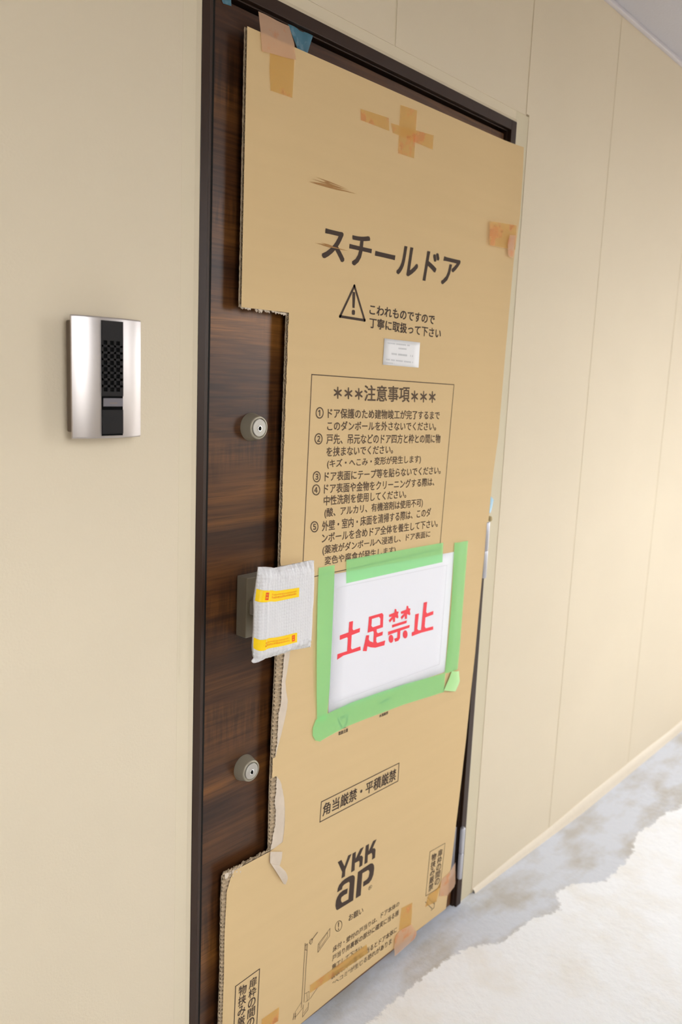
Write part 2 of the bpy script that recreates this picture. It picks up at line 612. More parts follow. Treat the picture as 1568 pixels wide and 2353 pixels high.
# handle plate with neck and lever (the lever sits inside the wrap)
hx = P(543.5, 1390, DY).x
g = MB()
pz0, pz1 = 0.9235, 1.0325
g.box(hx, hx + 0.050, -0.0165, DY, pz0, pz1)
plate = g.build('handle_plate', M['nickel'], door, bevel=0.0016, seg=3)
g = MB()
na, nb = P(572.5, 1379, -0.0165), P(573, 1412, -0.0165)
nx = na.x
g.box(nx, nx + 0.022, -0.060, -0.0165, nb.z, na.z)
g.build('handle_neck', M['nickel2'], plate, bevel=0.003, seg=3)
g = MB()
g.add([(nx + 0.010, -0.0165, nb.z + 0.0005), (nx + 0.022, -0.0165, nb.z + 0.0005), (nx + 0.022, -0.06, nb.z + 0.0005), (nx + 0.010, -0.06, nb.z + 0.0005),
       (nx + 0.014, -0.0165, nb.z - 0.015), (nx + 0.022, -0.0165, nb.z - 0.015), (nx + 0.022, -0.06, nb.z - 0.015), (nx + 0.014, -0.06, nb.z - 0.015)],
      [(0, 1, 2, 3), (4, 7, 6, 5), (0, 3, 7, 4), (1, 5, 6, 2), (0, 4, 5, 1), (3, 2, 6, 7)])
g.build('handle_rib', M['nickel'], plate, bevel=0.001)
g = MB()
g.box(nx + 0.004, nx + 0.040, -0.072, -0.060, 0.925, 1.040)
g.build('handle_grip', M['nickel'], plate, bevel=0.004, seg=3)

# hinges on the far jamb
for a, bb_ in (((1066.5, 1903), (1058.5, 2019)), ((1122, 1200), (1115, 1328))):
    c0, c1 = P(*a, -0.014), P(*bb_, -0.014)
    x = (c0.x + c1.x) / 2
    z0, z1 = c1.z, c0.z
    g = MB()
    for u, v in ((z0, (z0 + z1) / 2 - 0.0008), ((z0 + z1) / 2 + 0.0008, z1)):
        g.lathe((x, -0.011, 0), [(0.0001, u), (0.0058, u), (0.0066, u + 0.002), (0.0066, v - 0.002), (0.0058, v), (0.0001, v)], n=24, axis='z')
    hg = g.build('hinge', M['hinge'], door, smooth=True)
    g = MB()
    g.box(x - 0.026, x - 0.005, DY - 0.0055, DY, z0 + 0.003, z1 - 0.003)
    g.build('hinge_leaf', M['hinge'], hg, bevel=0.0006)

# loose bits of protective film on the door
def patch(g, left, right, y, ny=6, nx=6, t=0.0, curl=None):
    """ruled sheet between two polylines (bottom to top or top to bottom) given as points"""
    def at(pl, v):
        L = [0]
        for i in range(1, len(pl)):
            L.append(L[-1] + (pl[i] - pl[i - 1]).length)
        d = v * L[-1]
        for i in range(1, len(pl)):
            if d <= L[i] + 1e-9:
                k = (d - L[i - 1]) / max(1e-9, L[i] - L[i - 1])
                return pl[i - 1].lerp(pl[i], k)
        return pl[-1].copy()
    rows = []
    for i in range(ny + 1):
        v = i / ny
        a, c = at(left, v), at(right, v)
        row = []
        for j in range(nx + 1):
            u = j / nx
            p = a.lerp(c, u)
            if curl:
                p = p + Vector((0, -curl(u, v), 0))
            row.append(p)
        rows.append(row)
    g.loft(rows)


g = MB()
patch(g, PP([(662, 55), (684, 112)], 0.004), PP([(719, 82), (706, 124)], 0.004), 0, 6, 8, curl=lambda u, v: 0.0015 * math.sin(u * 9))
tag(g.build('film_scrap', M['film'], smooth=True), 'crumpled blue protective film scrap at the top of the door', 'film')
g = MB()
patch(g, PP([(497, -30), (513, 8)], 0.008), PP([(530, -20), (532, 14)], 0.008), 0, 4, 4)
tag(g.build('film_scrap', M['film'], smooth=True), 'dark blue film scrap in the top left corner of the door', 'film')
g = MB()
patch(g, PP([(1127, 1140), (1122, 1172), (1125, 1179)], -0.0065), PP([(1136, 1148), (1131, 1172), (1128, 1179)], -0.0065), 0, 5, 3, curl=lambda u, v: 0.001 * math.sin(u * 5))
tag(g.build('film_scrap', M['film2'], smooth=True), 'small pale blue film scrap beside the right edge of the cardboard', 'film')
c = P(1127, 1192, -0.004)
g = MB()
g.lathe((c.x, 0, c.z), [(0.0001, -0.0095), (0.004, -0.0090), (0.0062, -0.0065), (0.0066, -0.004), (0.0066, 0.0)], n=24)
g.build('frame_plug', M['plug'], door, smooth=True)

# ------------------------------------------------------------------ the cardboard sheet
CYF = -0.0125                                  # front face
CT = 0.0052                                    # thickness
card = tag(empty('cardboard_sheet'), 'tall brown corrugated cardboard sheet covering most of the door, left side torn away', 'cardboard')


def curve(pts):
    pts = sorted(pts)

    def f(z):
        if z <= pts[0][0]:
            return pts[0][1]
        for (a, fa), (c, fc) in zip(pts, pts[1:]):
            if z <= c:
                k = (z - a) / (c - a)
                return fa + (fc - fa) * k
        return pts[-1][1]
    return f


def pcurve(px, y=CYF):
    return curve([(q.z, q.x) for q in PP(px, y)])


right = pcurve([(1198, 341), (1195.5, 400), (1189, 500), (1176, 600), (1158.5, 800), (1143.5, 1000), (1131, 1100), (1122, 1200), (1111, 1300), (1101.4, 1400),
                (1092.5, 1500), (1081.6, 1600), (1071.4, 1700), (1054, 1850), (1048, 1900), (1036, 2000), (1025, 2090)])
CL, CM = 0.9195, 1.0275                        # left edge, edge of the cut-away
ZB, ZC, ZU, ZT = 0.028, 0.4765, 1.4905, 1.9135
lowleft = curve([(0.0, 0.908), (0.15, 0.9095), (0.35, 0.9125), (0.44, 0.918), (0.465, 0.926), (0.4765, 0.935)])
lowcore = curve([(0.0, 0.902), (0.15, 0.9035), (0.35, 0.9065), (0.4765, 0.9095)])
midcut = curve([(ZC, 1.0245), (0.60, 1.0215), (0.75, 1.0235), (0.86, 1.0265), (1.04, 1.027), (1.16, 1.0265), (ZU, 1.0285)])
# the torn places on the cut edge
t1r = pcurve([(667.5, 1495), (660.5, 1542), (656, 1568), (659, 1593), (662, 1612), (659, 1633), (653.5, 1659), (645, 1694), (637, 1724), (633, 1740)])
t1l = pcurve([(655, 1495), (650, 1547), (647.6, 1572), (647, 1612), (640.6, 1640), (637, 1710), (633, 1740)])
t2r = pcurve([(636, 1783), (640, 1788), (645, 1794), (651, 1822), (655, 1846), (656, 1874), (655, 1902), (651, 1934.6), (649, 1957)])
t2l = pcurve([(635, 1783), (636, 1787), (635, 1822), (631, 1846), (635, 1860), (633.3, 1897), (627.8, 1927.6), (623, 1957)])
T1 = (P(633, 1740, CYF).z, 0.905)
T2 = (ZC + 0.001, P(636, 1783, CYF).z)


def liner_left(z):
    if z < ZC:
        return lowleft(z)
    if z > ZU:
        return CL
    if T1[0] < z < T1[1]:
        return max(midcut(z), t1r(z))
    if T2[0] < z < T2[1]:
        return max(midcut(z), t2r(z))
    return midcut(z)


def disp(x, z):
    """how far the sheet stands off its flat, towards the corridor"""
    d = 0.0
    if x > 1.66:
        d += 0.006 * ((x - 1.66) / 0.1) ** 2 * max(0, min(1, (z - 0.9) / 0.6))
    if z < 0.62 and x < 1.12:
        d += -0.0045 * max(0, (1.12 - x) / 0.2) * max(0, 1 - abs(z - 0.44) / 0.16)
    return d


def topz(x):
    return 0.0 + 0.0095 * max(0, (x - 0.92) / 0.85)


def botz(x):
    k = max(0, min(1, (x - 0.92) / 0.85))
    return 0.014 * math.sin(k * math.pi) * 0.8


def zmap(x, z):
    if z > 1.6:
        return z + topz(x) * (z - 1.6) / (ZT - 1.6)
    if z < 0.3:
        return z + botz(x) * (0.3 - z) / 0.3
    return z


def sheet(g, zs, xl, xr, y, nx, jag=0.0, wave=0.0, pitch=0.008):
    rows = []
    for z in zs:
        a, c = xl(z), xr(z)
        if jag:
            a += random.uniform(-jag, jag * 0.3)
        row = []
        for j in range(nx + 1):
            x = a + (c - a) * j / nx
            yy = y + (wave * math.sin(2 * math.pi * z / pitch) if wave else 0)
            row.append((x, yy - disp(x, z), zmap(x, z)))
        rows.append(row)
    g.loft(rows)


def frange(a, c, s):
    k = max(1, int(round((c - a) / s)))
    return [a + (c - a) * i / k for i in range(k + 1)]


XM = 1.078                                     # seam column, right of every tear
g = MB()
allz = []
for z0, z1, jag in ((ZB, ZC, 0.0), (ZC, T2[1], 0.0006), (T2[1], T1[0], 0.0007), (T1[0], T1[1], 0.0005), (T1[1], ZU, 0.0008), (ZU, ZT, 0.0)):
    zs = frange(z0, z1, 0.006)
    allz += zs
    zs2 = [z0 + 1e-5] + zs[1:-1] + [z1 - 1e-5]
    rows = []
    for z, zq in zip(zs, zs2):
        a = liner_left(zq) + (random.uniform(-jag, jag) if jag else 0)
        rows.append([(a + (XM - a) * j / 10, CYF - disp(a + (XM - a) * j / 10, z), zmap(a + (XM - a) * j / 10, z)) for j in range(11)])
    g.loft(rows)
sheet(g, sorted(set(allz)), lambda z: XM, right, CYF, 26)
g.build('front_liner', M['card'], card, smooth=True, weld=0.00005)
# corrugated core and back liner
g = MB()
for z0, z1, xl in ((ZB + 0.001, ZC, lambda z: lowcore(z)), (ZC, ZU, lambda z: midcut(z) - 0.0005), (ZU, ZT - 0.001, lambda z: CL + 0.0005)):
    sheet(g, frange(z0, z1, 0.0011), xl, right, CYF + CT * 0.5, 30, jag=0.0012, wave=CT * 0.37)
core = g.build('corrugated_core', M['cardraw'], card, smooth=True)
g = MB()
for z0, z1, xl in ((ZB, ZC, lambda z: lowcore(z) - 0.0008), (ZC, ZU, lambda z: midcut(z) - 0.002), (ZU, ZT, lambda z: CL - 0.0012)):
    sheet(g, frange(z0, z1, 0.004), xl, right, CYF + CT, 30, jag=0.0008)
g.build('back_liner', M['cardraw'], card, smooth=True)

# pale torn layers beside the cut
for lo, hi, fl_, fr_ in ((T1[0], T1[1], t1l, t1r), (T2[0], T2[1], t2l, t2r)):
    g = MB()
    rows = []
    for z in frange(lo + 0.001, hi - 0.001, 0.0025):
        a, c = max(fl_(z), midcut(z) + 0.0006), fr_(z) + 0.006
        a += random.uniform(-0.0012, 0.0008)
        c = max(c, a + 0.0003)
        rows.append([(a + (c - a) * j / 5, CYF + 0.00012 - disp(a, z), z) for j in range(6)])
    g.loft(rows)
    g.build('torn_layer', M['pale'], card, smooth=True)
# the tongue of paper curling at its foot
g = MB()
patch(g, PP([(621, 1957), (620, 1970), (619.6, 1983)], CYF), PP([(648.8, 1957), (647, 1972), (642, 1988)], CYF), 0, 4, 4, curl=lambda u, v: 0.0006 + 0.001 * v)
g.build('torn_layer', M['pale'], card, smooth=True)
g = MB()
patch(g, PP([(622, 1984), (630, 1998), (640, 2014), (648.8, 2029)], CYF), PP([(641, 1988), (651, 1999), (655, 2013), (650.5, 2029)], CYF), 0, 8, 5,
      curl=lambda u, v: 0.001 + 0.008 * math.sin(v * 2.2) * (0.4 + 0.6 * u))
g.build('torn_tongue', M['pale'], card, smooth=True)


# ragged torn ends of the upper and lower blocks
def fringe(pa, pb, n_, up, size, mt):
    a, c = P(*pa, CYF), P(*pb, CYF)
    g = MB()
    for k in range(n_):
        u = (k + random.uniform(0.1, 0.9)) / n_
        p = a.lerp(c, u)
        s = size * random.uniform(0.5, 1.2)
        wdt = 0.0030 * random.uniform(0.7, 1.3)
        d = s if up else -s
        y0 = CYF + random.uniform(0.0002, CT * 0.9) - disp(p.x, p.z)
        pts = [(p.x - wdt, y0, p.z - d * .35), (p.x + wdt, y0, p.z - d * .35), (p.x + wdt * .9, y0 - .0004, p.z + d * .45),
               (p.x + wdt * random.uniform(-.5, .5), y0 - 0.0010, p.z + d), (p.x - wdt * .8, y0 - .0004, p.z + d * .4)]
        bk = [(q[0], q[1] + 0.0011, q[2]) for q in pts]
        g.add(pts + bk, [(0, 1, 2, 3, 4), (9, 8, 7, 6, 5)] + [(i, (i + 1) % 5, 5 + (i + 1) % 5, 5 + i) for i in range(5)])
    return g.build('torn_fringe', mt, card)


fringe((518, 2012), (622, 1955), 46, True, 0.0045, M['cardraw'])
fringe((520, 2015), (560, 1995), 14, False, 0.010, M['pale'])
fringe((556, 702), (580, 707), 8, False, 0.0055, M['pale'])
fringe((588, 708), (606, 713), 7, False, 0.0050, M['pale'])
fringe((606, 711), (664, 722), 18, False, 0.0036, M['pale'])


# ------------------------------------------------------------------ printing
def glyphs(s, bold=0.0, space=1.0):
    c = bpy.data.curves.new('t', 'FONT')
    c.body = s
    c.resolution_u = 3
    c.space_character = space
    o = bpy.data.objects.new('t', c)
    col.objects.link(o)
    dg = bpy.context.evaluated_depsgraph_get()
    me = bpy.data.meshes.new_from_object(o.evaluated_get(dg))
    vs = [v.co.copy() for v in me.vertices]
    fs = [tuple(p.vertices) for p in me.polygons]
    bpy.data.objects.remove(o)
    bpy.data.curves.remove(c)
    bpy.data.meshes.remove(me)
    return vs, fs


def text_quad(g, s, tl, tr, bl, br, bold=0.0, rot=False, box=None):
    """the string's ink box laid onto the quad tl tr bl br (points on a plane)"""
    vs, fs = glyphs(s, bold)
    if not vs:
        return
    x0, x1 = min(v.x for v in vs), max(v.x for v in vs)
    y0, y1 = min(v.y for v in vs), max(v.y for v in vs)
    if box:
        x0, x1, y0, y1 = box
    out = []
    # weight: the same glyph laid down four times, shifted by a hair
    n_ = 0
    for sx_, sy_ in ((-1, -1), (1, -1), (-1, 1), (1, 1)) if bold else ((0, 0),):
        out = []
        for v in vs:
            u, w_ = (v.x + sx_ * bold - x0) / (x1 - x0), (v.y + sy_ * bold * 0.8 - y0) / (y1 - y0)
            p = bl.lerp(br, u).lerp(tl.lerp(tr, u), w_)
            out.append(p - Vector((0, 0.000012 * n_, 0)))
        g.add(out, fs)
        n_ += 1


def text_px(g, s, tl, tr, bl, br, y, bold=0.0):
    text_quad(g, s, P(*tl, y), P(*tr, y), P(*bl, y), P(*br, y), bold)


IY = CYF - 0.0004                              # ink plane
LW = 0.0016

g = MB()
text_px(g, 'スチールドア', (744.5, 519), (1059.5, 596), (740.5, 593), (1047, 659), IY, 0.022)
g.build('printed_title', M['ink'], card)

g = MB()
tri = PP([(815, 657), (782, 727), (838.5, 736)], IY)
for k in range(3):
    g.line(tri[k], tri[(k + 1) % 3], 0.0048)
text_px(g, '！', (811.5, 672), (816, 673), (810, 722), (815, 722.5), IY, 0.03)
text_px(g, 'こわれものですので', (851, 699.5), (1000, 725), (849.5, 722), (998, 745.5), IY, 0.02)
text_px(g, '丁寧に取扱って下さい', (850, 729), (1014.5, 756), (849, 753), (1012.5, 778), IY, 0.02)
g.build('printed_warning', M['ink'], card)

g = MB()
a, c = P(717, 860.5, IY), P(1044, 884, IY)
bl_, br_ = P(695, 1331, IY), P(1011, 1262, IY)
for p, q in ((a, c), (c, br_), (br_, bl_), (bl_, a)):
    g.line(p, q, LW * 1.1)
g.build('printed_border', M['inksoft'], card)
g = MB()
text_px(g, '＊＊＊', (768, 889), (833, 893), (768, 915), (833, 918), IY, 0.03)
text_px(g, '注意事項', (838, 885), (942, 888.5), (838, 921.5), (941, 924), IY, 0.018)
text_px(g, '＊＊＊', (946, 898), (1001, 900), (946, 923), (1000.5, 925), IY, 0.03)
B = 0.016
lines = [
    ('ドア保護のため建物竣工が完了するまで', (754, 938), (1011, 945), (754, 961), (1010.5, 964)),
    ('このダンボールを外さないでください。', (752.6, 967.7), (1003, 970), (752.6, 989.5), (1002, 989)),
    ('戸先、吊元などのドア四方と枠との間に物', (751, 997), (1013, 998), (750.5, 1020.5), (1012, 1018)),
    ('を挟まないでください。', (751.5, 1027), (904, 1023), (750.5, 1049.5), (903, 1042)),
    ('(キズ・へこみ・変形が発生します)', (752.6, 1056), (968, 1045.5), (752, 1077.5), (967, 1065.5)),
    ('ドア表面にテープ等を貼らないでください。', (747, 1084), (1014, 1071), (746.5, 1106.5), (1012.5, 1089)),
    ('ドア表面や金物をクリーニングする際は、', (745.6, 1112), (999, 1097.5), (745, 1134.8), (998, 1116)),
    ('中性洗剤を使用してください。', (745, 1139.5), (934.5, 1125), (744.5, 1162), (933.5, 1144)),
    ('(酸、アルカリ、有機溶剤は使用不可)', (746.5, 1168), (972.5, 1145), (746, 1191.5), (971.5, 1166)),
    ('外壁・室内・床面を清掃する際は、このダ', (741, 1197.5), (991, 1167), (740.5, 1221), (990, 1186)),
    ('ンボールを含めドア全体を養生して下さい。', (740.7, 1225.8), (1007, 1192.5), (740, 1248), (1006, 1210.5)),
    ('(薬液がダンボールへ浸透し、ドア表面に', (742, 1254), (989.5, 1219), (741.5, 1277), (988.5, 1236.5)),
    ('変色や腐食が発生します)', (747, 1279), (910, 1254.5), (746.5, 1301.5), (909, 1273.5)),
]
g.build('printed_heading', M['inksoft'], card)
for s, tl, tr, bl, br in lines:
    g = MB()
    text_px(g, s, tl, tr, bl, br, IY, B)
    g.build('printed_line', M['inksoft'], card)
for s, x0, x1, y0, y1 in (('①', 726, 744, 936, 961.5), ('②', 723.5, 741.5, 996, 1021), ('③', 719.5, 737, 1083, 1108), ('④', 718, 736, 1113.5, 1138), ('⑤', 714, 732, 1198, 1223)):
    g = MB()
    text_px(g, s, (x0 + .4, y0), (x1, y0), (x0, y1), (x1 - .4, y1), IY, 0.016)
    g.build('printed_number', M['inksoft'], card)

g = MB()
q = PP([(739, 1842.7), (917.6, 1753.4), (915, 1794.6), (735.5, 1889)], IY)
for k in range(4):
    g.line(q[k], q[(k + 1) % 4], LW * 1.3)
text_px(g, '角当厳禁・平積厳禁', (743.5, 1848), (911.5, 1765), (741.5, 1876.5), (909.5, 1792), IY, 0.018)
g.build('printed_caution', M['ink'], card)

LG = lambda pts: [P(750 + x / 10.453, 1900 + y / 10.453, IY) for x, y in pts]
g = MB()
g.poly(LG([(280, 850), (365, 790), (440, 945), (530, 690), (610, 645), (462, 1030), (450, 1190), (365, 1240), (385, 1085)]))
g.poly(LG([(635, 640), (715, 590), (705, 770), (822, 525), (905, 480), (810, 700), (855, 688), (885, 730), (868, 925), (792, 975), (805, 860), (795, 812), (690, 870),
           (682, 1045), (600, 1095)]))
g.poly(LG([(950, 455), (1028, 405), (1020, 590), (1130, 340), (1212, 295), (1115, 520), (1160, 508), (1188, 550), (1172, 745), (1098, 790), (1110, 680), (1095, 622),
           (1002, 680), (992, 855), (918, 900)]))
g.poly(LG([(265, 1575), (275, 1490), (310, 1400), (380, 1310), (450, 1250), (560, 1185), (640, 1158), (680, 1180), (690, 1230), (650, 1765), (270, 2000), (240, 1985),
           (222, 1900), (235, 1780), (265, 1690), (320, 1600), (400, 1530), (518, 1475), (505, 1600), (430, 1640), (370, 1690), (355, 1740), (360, 1790), (385, 1820),
           (535, 1740), (567, 1350), (545, 1320), (440, 1380), (395, 1430), (380, 1500)]))
g.poly(LG([(765, 1085), (1060, 880), (1115, 875), (1148, 920), (1155, 1000), (1135, 1150), (1095, 1260), (1030, 1350), (885, 1440), (892, 1320), (980, 1260), (1020, 1200),
           (1040, 1100), (1035, 1060), (1010, 1036), (870, 1115), (830, 1645), (710, 1720)]))
text_quad(g, '®', *LG([(1015, 1440), (1105, 1375), (1012, 1540), (1100, 1465)]))
g.build('printed_logo', M['ink'], card)

# boxed vertical text, right and left
g = MB()
q = PP([(988.7, 1957.2), (1023.4, 1937.4), (1011.7, 2037.9), (979, 2058.9)], IY)
for k in range(4):
    g.line(q[k], q[(k + 1) % 4], LW)


def column(g, s, tl, tr, bl, br, y, bold=0.02):
    n_ = len(s)
    TL, TR, BL, BR = (P(*p, y) for p in (tl, tr, bl, br))
    for k, ch in enumerate(s):
        a0, a1 = (k + 0.04) / n_, (k + 0.96) / n_
        text_quad(g, ch, TL.lerp(BL, a0), TR.lerp(BR, a0), TL.lerp(BL, a1), TR.lerp(BR, a1), bold)


column(g, '扉枠の間の', (1007.8, 1953.5), (1018, 1949), (999, 2036.5), (1009.5, 2031), IY)
column(g, '物挟み厳禁', (993, 1963), (1004, 1957.5), (985, 2051), (995, 2043), IY)
for a, c in (((983.4, 2063), (998.8, 2077.5)), ((978.2, 2072.7), (993.1, 2088)), ((999.6, 2069.5), (998, 2085.5)), ((998, 2085.5), (991.1, 2092))):
    g.line(P(*a, IY), P(*c, IY), LW * 1.2)
g.build('printed_side_note', M['inksoft'], card)

g = MB()
q = PP([(541.9, 2266.5), (597, 2226.3), (589.0, 2385), (535.5, 2425)], IY)
for k in range(4):
    g.line(q[k], q[(k + 1) % 4], LW * 1.25)
column(g, '扉枠の間の', (573.5, 2252), (591, 2240), (567.5, 2366), (584, 2356), IY, 0.012)
column(g, '物挟み厳禁', (549.5, 2267), (567.5, 2258), (544, 2387), (561.5, 2376), IY, 0.012)
g.build('printed_side_note', M['ink'], card)

# paragraph and little drawing at the foot
F2 = lambda x, y: (740 + x / 7.84, 2060 + y / 7.84)
g = MB()
for s, tl, tr, bl, br in (
        ('お願い', (488, 335), (745, 190), (482, 452), (742, 300)),
        ('床付・壁付の戸当りは、', (205, 905), (1000, 355), (195, 1012), (992, 450)),
        ('ドア本体の', (1068, 290), (1400, 80), (1062, 395), (1392, 165)),
        ('戸当り用裏板の部分に確実に当る様', (195, 1065), (1390, 228), (185, 1172), (1382, 335)),
        ('施工して下さい。', (185, 1230), (760, 850), (178, 1338), (752, 945)),
        ('裏板以外の場所に当るとドア本体に', (172, 1395), (1355, 535), (165, 1505), (1348, 640)),
        ('“ヘコミ”が生じる恐れがありま', (195, 1530), (1262, 742), (190, 1610), (1255, 845))):
    g = MB()
    text_px(g, s, F2(*tl), F2(*tr), F2(*bl), F2(*br), IY, 0.014)
    g.build('printed_line', M['inksoft'], card)

F3 = lambda x, y: P(660 + x / 8.03, 2060 + y / 8.03, IY)
g = MB()


def pl(pts, w_=0.0011, close=False):
    q_ = [F3(*p) for p in pts]
    for k in range(len(q_) - (0 if close else 1)):
        g.line(q_[k], q_[(k + 1) % len(q_)], w_)


pl([(335, 865), (275, 1890), (262, 2050)], 0.0014)
pl([(380, 868), (350, 1300), (312, 1950)], 0.0014)
pl([(335, 900), (380, 880)])
pl([(330, 985), (372, 990)])
pl([(355, 870), (350, 985)])
pl([(570, 1030), (577, 880), (793, 590), (785, 730)], 0.0013, True)
pl([(595, 965), (603, 880), (750, 665), (745, 745)], 0.0009, True)
pl([(577, 880), (603, 880)], 0.0009)
pl([(465, 790), (560, 665)], 0.0022)
q_ = [(410, 850), (425, 805), (455, 780), (472, 800), (462, 850), (435, 885)]
pl(q_, 0.0012, True)
pl([(425, 860), (455, 800)], 0.0014)
pl([(430, 1880), (755, 1400)], 0.0014)
pl([(330, 1795), (405, 1750), (408, 1900), (340, 1950)], 0.0010)
pl([(365, 1775), (375, 1920)], 0.0009)
pl([(260, 1960), (150, 2130), (158, 2225), (290, 2055)], 0.0010)
pl([(300, 2000), (285, 2225)], 0.0012)
pl([(285, 2225), (385, 2090), (398, 1960)], 0.0013)
pl([(310, 2150), (375, 2050)], 0.0009)
pl([(112, 2270), (128, 2160)], 0.0018)
pl([(145, 2265), (158, 2160)], 0.0018)
pl([(130, 2225), (150, 2200)], 0.0012)
ring = [F3(952 + 62 * math.cos(k * math.pi / 12) , 545 - 28 * math.cos(k * math.pi / 12) + 92 * math.sin(k * math.pi / 12)) for k in range(24)]
for k in range(24):
    g.line(ring[k], ring[(k + 1) % 24], 0.0015)
text_quad(g, '!', F3(942, 475), F3(960, 467), F3(940, 620), F3(957, 612), 0.01)
g.build('printed_diagram', M['inksoft'], card)

# handling marks under the green tape
g = MB()
F6 = lambda x, y: (750 + x / 8.711, 1560 + y / 8.711)
text_px(g, '取扱注意', F6(250, 1060), F6(438, 985), F6(245, 1135), F6(433, 1055), IY, 0.025)
g.build('printed_line', M['ink'], card)
g = MB()
text_px(g, '水濡厳禁', F6(1065, 720), F6(1240, 645), F6(1062, 775), F6(1236, 705), IY, 0.025)
g.poly([P(*F6(*p), IY) for p in ((1055, 490), (1110, 440), (1180, 400), (1280, 375), (1295, 405), (1230, 460), (1190, 440), (1140, 480), (1095, 500))])
g.line(P(*F6(1165, 430), IY), P(*F6(1160, 660), IY), 0.0012)
g.build('printed_umbrella_mark', M['ink'], card)
g = MB()
g.poly([P(*F6(*p), IY) for p in ((225, 830), (290, 980), (330, 985), (270, 840), (235, 760))])
g.poly([P(*F6(*p), IY) for p in ((350, 980), (420, 900), (450, 680), (400, 720), (400, 860), (350, 940))])
g.poly([P(*F6(*p), IY) for p in ((290, 820), (400, 770), (395, 700), (290, 760))])
g.line(P(*F6(290, 1005), IY), P(*F6(390, 965), IY), 0.002)
g.build('printed_fragile_mark', M['ink'], card)

# brown scuffs
for base, n_ in ((((701, 407), (822, 444)), 9), (((718, 557), (806, 578)), 6)):
    g = MB()
    a, c = P(*base[0], IY + 0.0001), P(*base[1], IY + 0.0001)
    d = c - a
    for k in range(n_):
        u0, u1 = sorted((random.uniform(0, .35), random.uniform(.5, 1.0)))
        off = random.uniform(-0.006, 0.006) * (1 if n_ > 6 else .6)
        yo = Vector((0, -0.00004 * k, 0))
        p0 = a + d * u0 + Vector((0, 0, off)) + yo
        p1 = a + d * u1 + Vector((0, 0, off * .3)) + yo
        md = p0.lerp(p1, .45)
        h_ = random.uniform(0.0008, 0.0019)
        g.add([p0, md + Vector((0, 0, -h_)), p1, md + Vector((0, 0, h_))], [(0, 1, 2, 3)])
    g.build('scuff_mark', M['scuff'], card)

# ------------------------------------------------------------------ stuck on the cardboard
TY = CYF - 0.0009


def quad_sheet(name, mt, tl, tr, br, bl, y, label, cat, group=None, ny=6, nx=6, curl=None, jag=0):
    g = MB()
    patch(g, PP([tl, bl], y), PP([tr, br], y), 0, ny, nx, curl=curl)
    o = g.build(name, mt, smooth=True)
    s = o.modifiers.new('solid', 'SOLIDIFY')
    s.thickness = 0.00012
    s.offset = 0
    return tag(o, label, cat, group)


# white sticker
lab = quad_sheet('address_label', M['label'], (884, 777.5), (965.8, 787), (962.3, 845), (880, 838), TY, 'small white printed label stuck above the notice box', 'label')
g = MB()
FL = lambda x, y: (870 + x / 14.25, 770 + y / 14.25)
ly = TY - 0.0003
for x0, y0, x1, y1, h_ in ((300, 225, 1030, 310, 60), (660, 400, 920, 425, 65), (430, 570, 1140, 650, 75), (250, 760, 1130, 860, 65), (260, 875, 520, 900, 50)):
    L = ((x1 - x0) ** 2 + (y1 - y0) ** 2) ** .5
    k = 0
    x = 0
    while x < L:
        wd = random.uniform(22, 42)
        if random.random() > 0.15:
            t0, t1 = x / L, min(1, (x + wd * .8) / L)
            g.poly([P(*FL(x0 + (x1 - x0) * t_, y0 + (y1 - y0) * t_ + dy), ly) for t_, dy in ((t0, 10), (t1, 10), (t1, h_ - 5), (t0, h_ - 5))])
        x += wd
g.build('printed_lines', M['faint'], lab)

# A3 notice
SY = CYF - 0.0010
F5 = lambda x, y: (500 + x / 2.306, 1220 + y / 2.306)
sign = quad_sheet('paper_sign', M['white'], (768.5, 1319), (1044, 1268), (1022.6, 1544), (754.6, 1638.5), SY,
                  'white paper sign with four red characters forbidding outdoor shoes', 'sign', ny=10, nx=10,
                  curl=lambda u, v: 0.0009 * math.sin(math.pi * u) * math.sin(math.pi * v))


def sign_pt(x, y, off=0.0004):
    p = P(*F5(x, y), SY)
    a, c, d_ = P(*F5(620, 228), SY), P(*F5(1255, 110), SY), P(*F5(587, 965), SY)
    u = max(0, min(1, (p.x - a.x) / (c.x - a.x)))
    v = max(0, min(1, (a.z - p.z) / (a.z - d_.z)))
    return Vector((p.x, SY - off - 0.0009 * math.sin(math.pi * u) * math.sin(math.pi * v), p.z))


def bow(g):
    a, c, d_ = P(*F5(620, 228), SY), P(*F5(1255, 110), SY), P(*F5(587, 965), SY)
    for i, q_ in enumerate(g.v):
        u = max(0, min(1, (q_[0] - a.x) / (c.x - a.x)))
        v = max(0, min(1, (a.z - q_[2]) / (a.z - d_.z)))
        g.v[i] = (q_[0], SY - 0.0006 - 0.0009 * math.sin(math.pi * u) * math.sin(math.pi * v), q_[2])


g = MB()
C8 = lambda pts: [P(760 + x / 6.272, 1370 + y / 6.272, SY) for x, y in pts]
g.poly(C8([(265, 370), (320, 355), (312, 470), (325, 490), (420, 455), (415, 515), (300, 560), (290, 745), (305, 765), (425, 720), (430, 775), (180, 855), (90, 915),
           (95, 835), (235, 790), (245, 605), (235, 590), (130, 630), (130, 565), (255, 520)]))
# foot: box, stroke and sweep
g.poly(C8([(548, 295), (735, 240), (755, 265), (748, 445), (660, 475), (658, 510), (675, 532), (748, 505), (742, 560), (655, 590), (652, 650), (668, 672), (782, 635), (770, 705),
           (640, 740), (575, 735), (525, 720), (515, 790), (460, 788), (510, 560), (552, 560), (545, 620), (560, 645), (610, 665), (618, 515), (605, 500), (528, 525), (540, 400)]))
g.v, g.f = g.v, g.f
